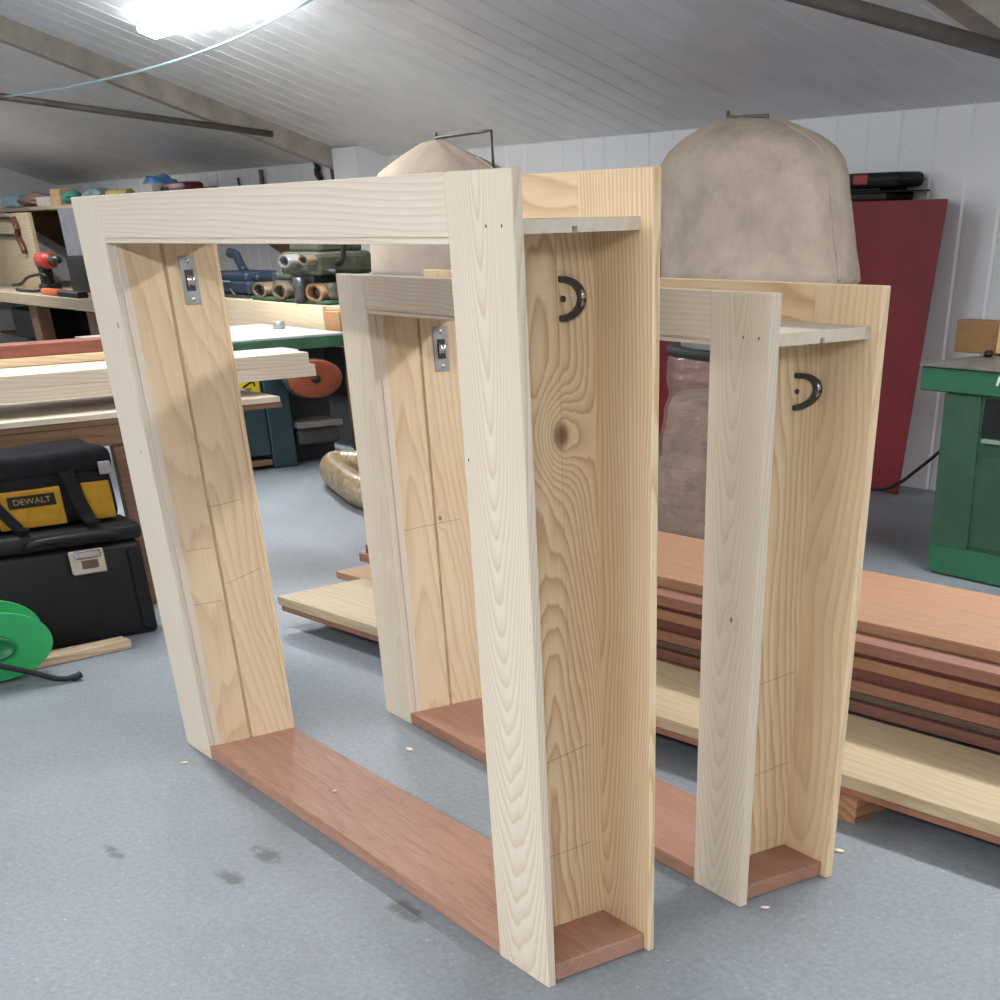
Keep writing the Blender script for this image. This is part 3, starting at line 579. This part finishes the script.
one(bagbox(-.1, .1, -.10, .10, 0, .26, .03, .03, 9), 'plastic_bag', plain('white_polythene', lin(196, 202, 208), .35), 'crumpled white plastic bag behind the black and yellow tool bag', 'bag', (-2.62, .72, .0))
# reel
t = thing('cable_reel', 'bright green plastic cable reel at the left edge of the floor', 'cable reel', (-1.38, -.35, .18))
RT = Matrix.Rotation(math.radians(12), 4, 'Y') @ Matrix.Rotation(PI/2, 4, 'Y')
def disc(z, r, th): return MB().lathe([(.02, z), (r, z), (r+.006, z+th*.3), (r+.006, z+th*.7), (r, z+th), (.02, z+th)], (0,0,0), .155, .265, 48, RT, smooth=True)
disc(.062, .98, .012).build('flange', GREEN_REEL, t, shade=35); disc(-.074, .98, .012).build('flange', GREEN_REEL, t, shade=35)
MB().lathe([(.5, -.065), (.5, .065)], (0,0,0), .155, .265, 32, RT).build('drum', plain('dark_green_cable', lin(30, 110, 62), .5), t)
MB().lathe([(.34, .070), (.34, .09), (.27, .095), (.25, .076), (.1, .076)], (0,0,0), .155, .265, 32, RT).build('hub', plain('mid_green_plastic', lin(34, 126, 74), .4), t)
MB().tube(smooth([(.13, -.25, -.02), (.16, -.05, -.06), (.18, .1, -.115), (.2, .2, -.157), (.21, .27, -.163), (.20, .31, -.158)], 5), [.013]*20+[.016]*6, 8).build('stand_leg', BLACKRUB, t)
one(MB().box(-.05, .05, -.25, .25, 0, .042, .004), 'timber_offcut', wood('grey_offcut', lin(198, 176, 150), lin(146, 124, 102), 'y', (.1, .2), (0, .02), 40, .03, .25),
    'greyish timber offcut on the floor before the toolbox, beside the green reel', 'offcut', (-1.56, .08, 0), .12)

# ------------------------------------------------------------------ green machine with the orange handwheel
t = thing('surface_planer', 'dark green machine with orange handwheel, beyond the far end of the planks', 'machine', (-6.1, 3.5, 0))
MB().box(-1.6, 0, -1.2, .5, .83, .905, .006).build('table_edge', plain('mid_green_paint', lin(62, 104, 76), .45), t)
MB().box(-1.6, .0, -1.2, .5, .906, .925, .003).build('table_top', plain('bright_planed_steel', lin(206, 208, 206), .35, .3, .08, 4), t)
MB().box(-1.3, -.12, -.52, -.24, .10, .82, .006).build('side_panel', TEAL, t)
MB().box(-1.3, -.10, -.235, -.02, 0, .82, .01).build('column', TEAL, t)
MB().box(-1.3, -.35, -.02, .46, .0, .82, .006).build('cabinet_body', plain('charcoal_green', lin(36, 42, 42), .5), t)
MB().box(-.40, -.05, .0, .42, .27, .315, .008).build('bracket_top', plain('grey_casting', lin(120, 116, 112), .5), t)
MB().box(-.38, -.10, .02, .40, .14, .268, .03, 2).build('motor', plain('dark_casting', lin(66, 68, 70), .5), t)
MB().box(-.6, -.1, -.5, -.25, .03, .07, .004).build('foot_board', BROWNWOOD, t)
RY = Matrix.Translation((.06, .155, .628)) @ Matrix.Rotation(PI/2, 4, 'Y')
w = MB().lathe([(.02, -.03), (.92, -.03), (1.0, -.015), (1.0, .01), (.95, .025), (.5, .018), (.02, .02)], (0,0,0), .132, .245, 48, RY).build('handwheel', plain('worn_orange_paint', lin(150, 74, 46), .45, 0, .14, 6), t)
MB().lathe([(.97, -.04), (1.06, -.03), (1.06, .0), (.99, .012)], (0,-.012,0), .13, .25, 48, RY).build('wheel_rim', DARKMETAL, w)
MB().lathe([(.22, .01), (.2, .03), (.1, .045)], (0,0,0), .132, .2, 20, RY).build('wheel_hub', BLACKRUB, w)
MB().tube([(-.30, .17, .61), (.05, .17, .61)], .03, 10).build('wheel_shaft', DARKMETAL, w)
s = MB().box(-.119, -.112, -.47, -.26, .555, .67, .002).build('warning_plate', plain('yellow_sign', lin(222, 196, 40), .5), t)
MB().prism([(-.41, .60), (-.31, .645), (-.295, .60), (-.305, .595), (-.318, .625), (-.40, .59)], 'x', -.112, -.109).build('sign_mark', BLACKPL, s)
MB().prism([(-.40, .585), (-.43, .572), (-.42, .566), (-.34, .575), (-.33, .588)], 'x', -.112, -.1095).build('sign_mark', plain('grey_print', lin(90, 90, 80), .6), s)
one(MB().lathe([(.05, 0), (.055, .05), (.045, .055)], (0,0,0), 1, 1, 16), 'metal_tin', STEEL, 'small grey metal cup on the planer table', 'tin', (-6.95, 3.82, .926))

# ------------------------------------------------------------------ bench with the cutter machine, right part
t = thing('workbench', 'pale plywood-fronted workbench under the cast grey-green machine', 'workbench', (-7.8, 4.6, 0))
MB().box(-1.9, 1.46, -.47, 1.3, 1.052, 1.082, .003).build('worktop', OLDWOOD, t)
MB().box(-1.9, 1.15, -.50, -.475, .86, 1.083, .002).build('front_board', wood('pale_ply', lin(226, 204, 172), lin(196, 168, 132), 'x', (.1, .4), (0, .02), 24, .03, .1, .3), t)
MB().box(1.16, 1.44, -.50, -.44, .80, 1.05, .004).build('corner_block', wood('tan_block', lin(190, 142, 100), lin(140, 98, 66), 'z', (.1, .2), (0, .03), 40, .03), t)
for x in (-1.8, 1.38):
    for y in (-.40, 1.2): MB().box(x-.05, x+.05, y-.05, y+.05, 0, 1.05, .004).build('leg', BROWNWOOD, t)
CAST = plain('old_grey_green_casting', lin(76, 78, 64), .55, .1, .3, 12, bump=.3)
BRASS = plain('worn_brass_ring', lin(122, 106, 86), .4, .4, .15, 10)
t = thing('cutter_grinder', 'old grey-green cast machine with round brass-rimmed rollers on the workbench', 'machine', (-7.22, 4.46, 1.085))
MB().box(-1.0, .55, -.3, .3, 0, .03, .01).build('base_plate', GREENDARK, t)
def ringcyl(name, x, z, r, y0, y1, mat, inner):
    RX = Matrix.Translation((x, 0, z)) @ Matrix.Diagonal((1.3, 1, .52, 1)) @ Matrix.Rotation(PI/2, 4, 'X')
    c = MB().lathe([(r*.3, -y1), (r, -y1), (r, -y0-.01), (r*.97, -y0), (r*.72, -y0), (r*.70, -y0-.05), (.01, -y0-.05)], (0,0,0), 1, 1, 24, RX).build(name, mat, t, shade=35)
    MB().lathe([(r*.66, -y0-.048), (r*.3, -y0-.04), (.01, -y0-.04)], (0,0,0), 1, 1, 20, RX).build('bore', inner, c)
ringcyl('roller', -.80, .075, .115, -.3, .2, BRASS, DARKMETAL)
ringcyl('roller', -.33, .078, .12, -.32, .2, BRASS, DARKMETAL)
ringcyl('roller', .32, .08, .13, -.3, .2, plain('rusty_casting', lin(140, 104, 72), .6, .2, .25, 9), DARKMETAL)
MB().box(-.62, .55, -.25, .25, .03, .15, .03, 2).build('bed_casting', CAST, t)
MB().box(-.60, .0, -.2, .2, .14, .215, .03, 2).build('carriage', CAST, t)
MB().box(-.30, .42, -.28, .25, .20, .36, .035, 2).build('head_casting', CAST, t)
MB().box(-.22, .35, -.22, .2, .35, .52, .03, 2).build('column', CAST, t)
MB().box(-.1, .2, -.24, .0, .13, .24, .02, 2).build('slide_block', DARKMETAL, t)
ringcyl('spindle_nose', .02, .30, .09, -.40, -.2, STEEL, BLACKRUB)
ringcyl('spindle_nose', .32, .31, .07, -.36, -.2, BRASS, BLACKRUB)
MB().tube([(.1, -.32, .005), (.11, -.32, .1), (.12, -.32, .19)], [.05, .06, .06], 10).build('feed_post', DARKMETAL, t)
MB().tube(smooth([(.40, -.1, .28), (.52, -.1, .30), (.58, -.1, .38), (.62, -.1, .5)], 5), .022, 8).build('hose_arm', BLACKRUB, t)
MB().tube([(.4, -.2, .235), (.62, -.22, .23)], .014, 8).build('lever', DARKMETAL, t)
MB().tube(smooth([(-.42, -.18, .15), (-.44, -.2, .24), (-.38, -.2, .32), (-.22, -.2, .34)], 5), .012, 8).build('cable', BLACKRUB, t)
MB().box(-.72, -.58, -.2, .1, .13, .21, .02).build('side_knob', DARKMETAL, t)
NAVY = plain('navy_tool_body', lin(30, 42, 60), .45, 0, .15, 8)
t = thing('mitre_saw', 'navy blue power saw with raised handle on the workbench', 'power tool', (-8.78, 4.45, 1.085))
bagbox(-.5, .30, -.2, .2, .02, .13, .03, .0, 2).build('saw_body', NAVY, t); bagbox(-.5, .24, -.18, .18, .11, .20, .03, .0, 3).build('motor_cover', NAVY, t)
MB().box(.16, .32, -.1, .1, .12, .18, .02).build('nose', NAVY, t)
MB().tube(smooth([(-.16, 0, .19), (-.24, 0, .26), (-.31, 0, .32), (-.45, 0, .335)], 5), .042, 10).build('handle', NAVY, t)
MB().box(-.5, .3, -.23, .23, 0, .02, .004).build('base', DARKMETAL, t)
MB().box(-.36, -.08, -.212, -.198, .115, .128, .002).build('label_strip', plain('pale_blue_print', lin(120, 150, 176), .5), t)
MB().hexa([(.02, -.23, .02), (.08, -.23, .02), (.08, -.21, .02), (.02, -.21, .02), (-.04, -.23, .07), (-.01, -.23, .07), (-.01, -.21, .07), (-.04, -.21, .07)]).build('guard', CHROME, t)

# ------------------------------------------------------------------ far left bench and shelf
t = thing('workbench', 'long cluttered timber workbench along the far left wall', 'workbench', (-15, 4.3, 0))
MB().box(-5.05, 4.8, 0, 2.0, .90, .945, .004).build('worktop', OLDWOOD, t)
MB().box(-5.05, 4.8, -.03, -.001, .83, .946, .003).build('front_rail', OLDWOOD, t)
for x in (-4.8, -.75, 1.6, 4.6): MB().box(x-.16, x+.16, .02, .2, 0, .90, .004).build('leg', BROWNWOOD, t)
MB().box(-5.05, 4.8, 1.9, 1.95, .02, .9).build('shade_panel', plain('under_bench_shade', lin(52, 46, 42), .7), t)  # dark sheet added to stand in for the shade under the bench
t = thing('wall_shelf', 'long timber shelf of clutter high on the back wall at the left', 'shelf', (-15.5, 5.85, 1.84))
MB().box(-4.55, 4.3, -.55, .53, 0, .045, .004).build('shelf_board', OLDWOOD, t)
for x in (-4.4, 3.5): MB().prism([(.52, 0), (-.4, 0), (.52, -.55)], 'x', x, x+.06).build('bracket', BROWNWOOD, t)
ZS = 1.886
def item(name, mb, mat, label, cat, x, y, z, rz=0, group=None): return one(mb, name, mat, label, cat, (x, y, z), rz, group, shade=40)
item('plastic_tub', MB().box(-.32, .32, -.15, .15, 0, .15, .04, 2), plain('pale_blue_plastic', lin(160, 188, 204), .4), 'pale blue tub at the left end of the wall shelf', 'tub', -19.3, 5.5, ZS)
item('tray', MB().box(-.6, .6, -.15, .2, 0, .03, .008).box(-.6, .6, -.15, -.13, .03, .08).box(-.6, .6, .18, .2, .03, .08), plain('dark_grey_green_plastic', lin(86, 92, 88), .5), 'dark shallow tray behind the pink bundle on the shelf', 'tray', -18.3, 5.9, ZS+.0)
item('cloth_bundle', MB().blob((0, 0, .08), (.5, .18, .085), .3, 2, 3, 2), cloth('dusty_pink_rag', lin(166, 140, 128)), 'dusty pink rag bundle on the shelf', 'rag', -18.40, 5.48, ZS)
item('carton', MB().box(-.32, .32, -.12, .12, 0, .10, .006), plain('off_white_card', lin(206, 200, 190), .7), 'off-white carton lying on the shelf beside the tan box', 'box', -17.55, 5.46, ZS)
item('cardboard_box', MB().box(-.2, .2, -.12, .12, 0, .18, .006), plain('tan_card', lin(186, 156, 120), .8), 'tan cardboard box on the shelf, left of the teal bag', 'box', -16.98, 5.46, ZS)
item('plastic_bag', MB().blob((0, 0, .07), (.2, .14, .075), .3, 2.5, 3, 4), plain('teal_polythene', lin(62, 134, 120), .35), 'teal plastic bag on the shelf above the front frame corner', 'bag', -16.45, 5.42, ZS)
item('plastic_bag', MB().blob((0, 0, .08), (.36, .17, .085), .35, 2.2, 3, 5), plain('grey_blue_polythene', lin(126, 142, 150), .35), 'grey-blue crumpled bag on the shelf above the front frame corner', 'bag', -15.86, 5.56, ZS)
item('sandpaper_roll', MB().tube([(-.4, 0, .065), (.35, 0, .065)], .065, 14), plain('ochre_roll', lin(190, 166, 96), .6), 'yellowish roll lying on the shelf left of the blue bag', 'roll', -14.62, 5.42, ZS)
item('plastic_bag', MB().blob((0, 0, .115), (.45, .16, .12), .45, 2.4, 3, 8), plain('bright_blue_polythene', lin(64, 146, 210), .3), 'bright blue crumpled plastic bag showing above the front frame rail', 'bag', -13.75, 5.62, ZS)
item('carton', MB().box(-.18, .18, -.12, .12, 0, .15, .006), plain('white_card', lin(222, 216, 206), .7), 'small white carton between the blue bag and the red power tool', 'box', -13.22, 5.36, ZS)
t = thing('power_tool', 'red and black power tool lying on the shelf, right of the white carton', 'power tool', (-12.62, 5.45, ZS))
MB().box(-.36, .36, -.13, .13, 0, .15, .05, 2).build('tool_body', plain('dark_red_plastic', lin(126, 36, 46), .4), t, shade=45)
MB().box(.34, .95, -.05, .05, .03, .09, .025, 2).build('grip', BLACKPL, t, shade=45)
MB().box(-.37, -.1, -.135, .135, .02, .12, .02).build('cover', BLACKPL, t)
# bench clutter
ZB = .946
item('tool_case', MB().box(-.52, .52, -.2, .2, 0, .40, .03, 2), BLACKPL, 'large black box on the far left workbench', 'tool case', -14.75, 4.95, ZB)
t = thing('power_drill', 'red power drill on the far left workbench beside the black box', 'power tool', (-15.95, 4.72, ZB))
MB().tube([(-.28, 0, .34), (.2, 0, .35)], [.10, .085], 12).build('drill_body', plain('bright_red_plastic', lin(178, 54, 42), .4), t)
MB().tube([(.2, 0, .35), (.5, 0, .36)], [.06, .04], 12).build('chuck', DARKMETAL, t)
MB().box(-.28, -.08, -.07, .07, .06, .30, .02).build('grip', BLACKPL, t)
MB().box(-.33, .05, -.1, .1, 0, .09, .02).build('battery', BLACKPL, t)
one(MB().tube(smooth([(-17.4, 4.6, 1.0), (-16.8, 4.55, 1.03), (-16.2, 4.5, 1.12), (-15.5, 4.5, 1.15), (-15.55, 4.55, 1.05), (-15.7, 4.45, .98), (-16.3, 4.42, .97), (-16.9, 4.5, .965)], 6), .018, 8), 'power_cable', BLACKRUB,
    'black cable coiled on the far left workbench before the drill', 'cable')
t = thing('hand_saw', 'orange-handled tool lying on the front of the far left workbench', 'hand tool', (-14.6, 4.42, ZB))
MB().box(-.75, -.05, -.06, .06, 0, .07, .02, 2).build('handle', plain('orange_plastic', lin(222, 108, 52), .4), t, shade=45)
MB().box(-.05, .75, -.07, .07, 0, .06, .01).build('blade_guard', BLACKPL, t)
item('wood_strip', MB().box(-.55, .55, -.05, .05, 0, .03, .003), plain('pinkish_board', lin(186, 140, 124), .6), 'thin pinkish strip behind the orange-handled tool', 'wood strip', -14.1, 4.64, ZB)
t = thing('tool_board', 'tan board with hanging tools standing on the far left workbench', 'tool board', (-17.75, 5.0, ZB))
MB().box(-1.6, .56, -.03, .03, 0, .87, .004).build('backboard', OLDWOOD, t)
for z in (.86, .66): MB().tube([(-1.5, -.06, z-.03), (-.25, -.06, z-.045)], .02, 6).build('saw_frame', DARKMETAL, t)
MB().tube(smooth([(-.05, -.06, .80), (.05, -.06, .68), (-.02, -.06, .6), (.1, -.06, .5), (.14, -.06, .42)], 4), .05, 8).build('saw_handle', plain('dark_varnished_wood', lin(96, 56, 40), .4), t)
item('steel_sheet', MB().box(-.75, .75, -.02, .02, 0, .9, .003), plain('grey_sheet', lin(132, 134, 138), .5, .2), 'grey sheet leaning behind the red drill', 'sheet', -15.75, 5.2, ZB)
item('storage_crate', MB().box(-.4, .4, -.25, .25, 0, .34, .02), plain('green_crate_plastic', lin(30, 108, 86), .45), 'green crate under the far left workbench', 'crate', -13.5, 4.75, .36)
item('storage_crate', MB().box(-.32, .32, -.25, .25, 0, .33, .02), plain('pale_grey_plastic', lin(150, 164, 176), .45), 'pale grey-blue crate right of the green one under the workbench', 'crate', -12.74, 4.75, .36)
item('storage_shelf', MB().box(-4.6, 4.4, -.35, .6, .0, .03), BROWNWOOD, 'low shelf board under the far left workbench', 'shelf', -15.0, 5.2, .328)
item('storage_crate', MB().box(-.7, .7, -.25, .25, 0, .36, .02), BLACKPL, 'added black crate darkening the space under the far left workbench, left of the timber post', 'crate', -17.3, 4.9, .36)  # dark filler added to deepen the shade under the bench
# hooks on the back wall
HK = DARKMETAL
item('wall_hook', MB().tube(smooth([(-.22, 0, .02), (-.2, 0, -.06), (-.05, 0, -.08), (.12, 0, -.07)], 4), .018, 6), HK, 'small bent hook on the back wall, left of the upright peg', 'hook', -12.9, 6.37, 2.06)
item('wall_peg', MB().tube([(0, 0, -.06), (0, 0, .1)], .024, 6), HK, 'short upright black peg on the back wall above the front rail', 'peg', -12.45, 6.37, 2.04)
item('hanging_strap', MB().tube(smooth([(0, 0, .1), (.04, 0, .05), (.0, 0, 0), (.08, 0, -.06), (.06, 0, -.16)], 4), .035, 6), HK, 'black strap hanging below the rafter foot', 'strap', -10.98, 6.36, 2.07)
item('wall_peg', MB().tube([(0, 0, -.05), (0, 0, .05)], .022, 6), HK, 'short black peg right of the hanging strap on the back wall', 'peg', -10.62, 6.37, 2.04)
ROPE_PTS = [(-10, 2.84, 2.60), (-9.3, 3.0, 2.60), (-8.7, 3.13, 2.61), (-7.6, 3.4, 2.66), (-6.6, 3.6, 2.74), (-5.4, 3.7, 2.86)]
one(MB().tube(smooth(ROPE_PTS, 6), .0075, 6), 'rope', plain('pale_blue_cord', lin(176, 204, 208), .6), 'thin pale blue cord slung across below the ceiling at top left', 'cord')

# ------------------------------------------------------------------ camera and view
cam = bpy.data.cameras.new('camera'); co = bpy.data.objects.new('camera', cam); C.objects.link(co)
CX = (.5904, .8068, -.0211); CY = (.4785, -.3709, -.7959); CZ = (-.65, .4598, -.6051)
R = Matrix((CX, tuple(-v for v in CY), tuple(-v for v in CZ))).transposed()
co.matrix_world = Matrix.Translation((5.0997, -1.6655, 1.684)) @ R.to_4x4()
cam.sensor_width = 36; cam.lens = 1261.1867/1000*36; cam.shift_x = (500-590.9933)/1000; cam.shift_y = (1168.1775-500)/1000
cam.clip_start = .05
sc = bpy.context.scene; sc.camera = co
w = bpy.data.worlds.new('world'); sc.world = w; w.use_nodes = True; w.node_tree.nodes['Background'].inputs[0].default_value = (.05, .05, .055, 1)
vs_ = sc.view_settings; vs_.view_transform = 'Standard'; vs_.look = 'None'; vs_.gamma = 1; vs_.use_curve_mapping = False; vs_.exposure = .08
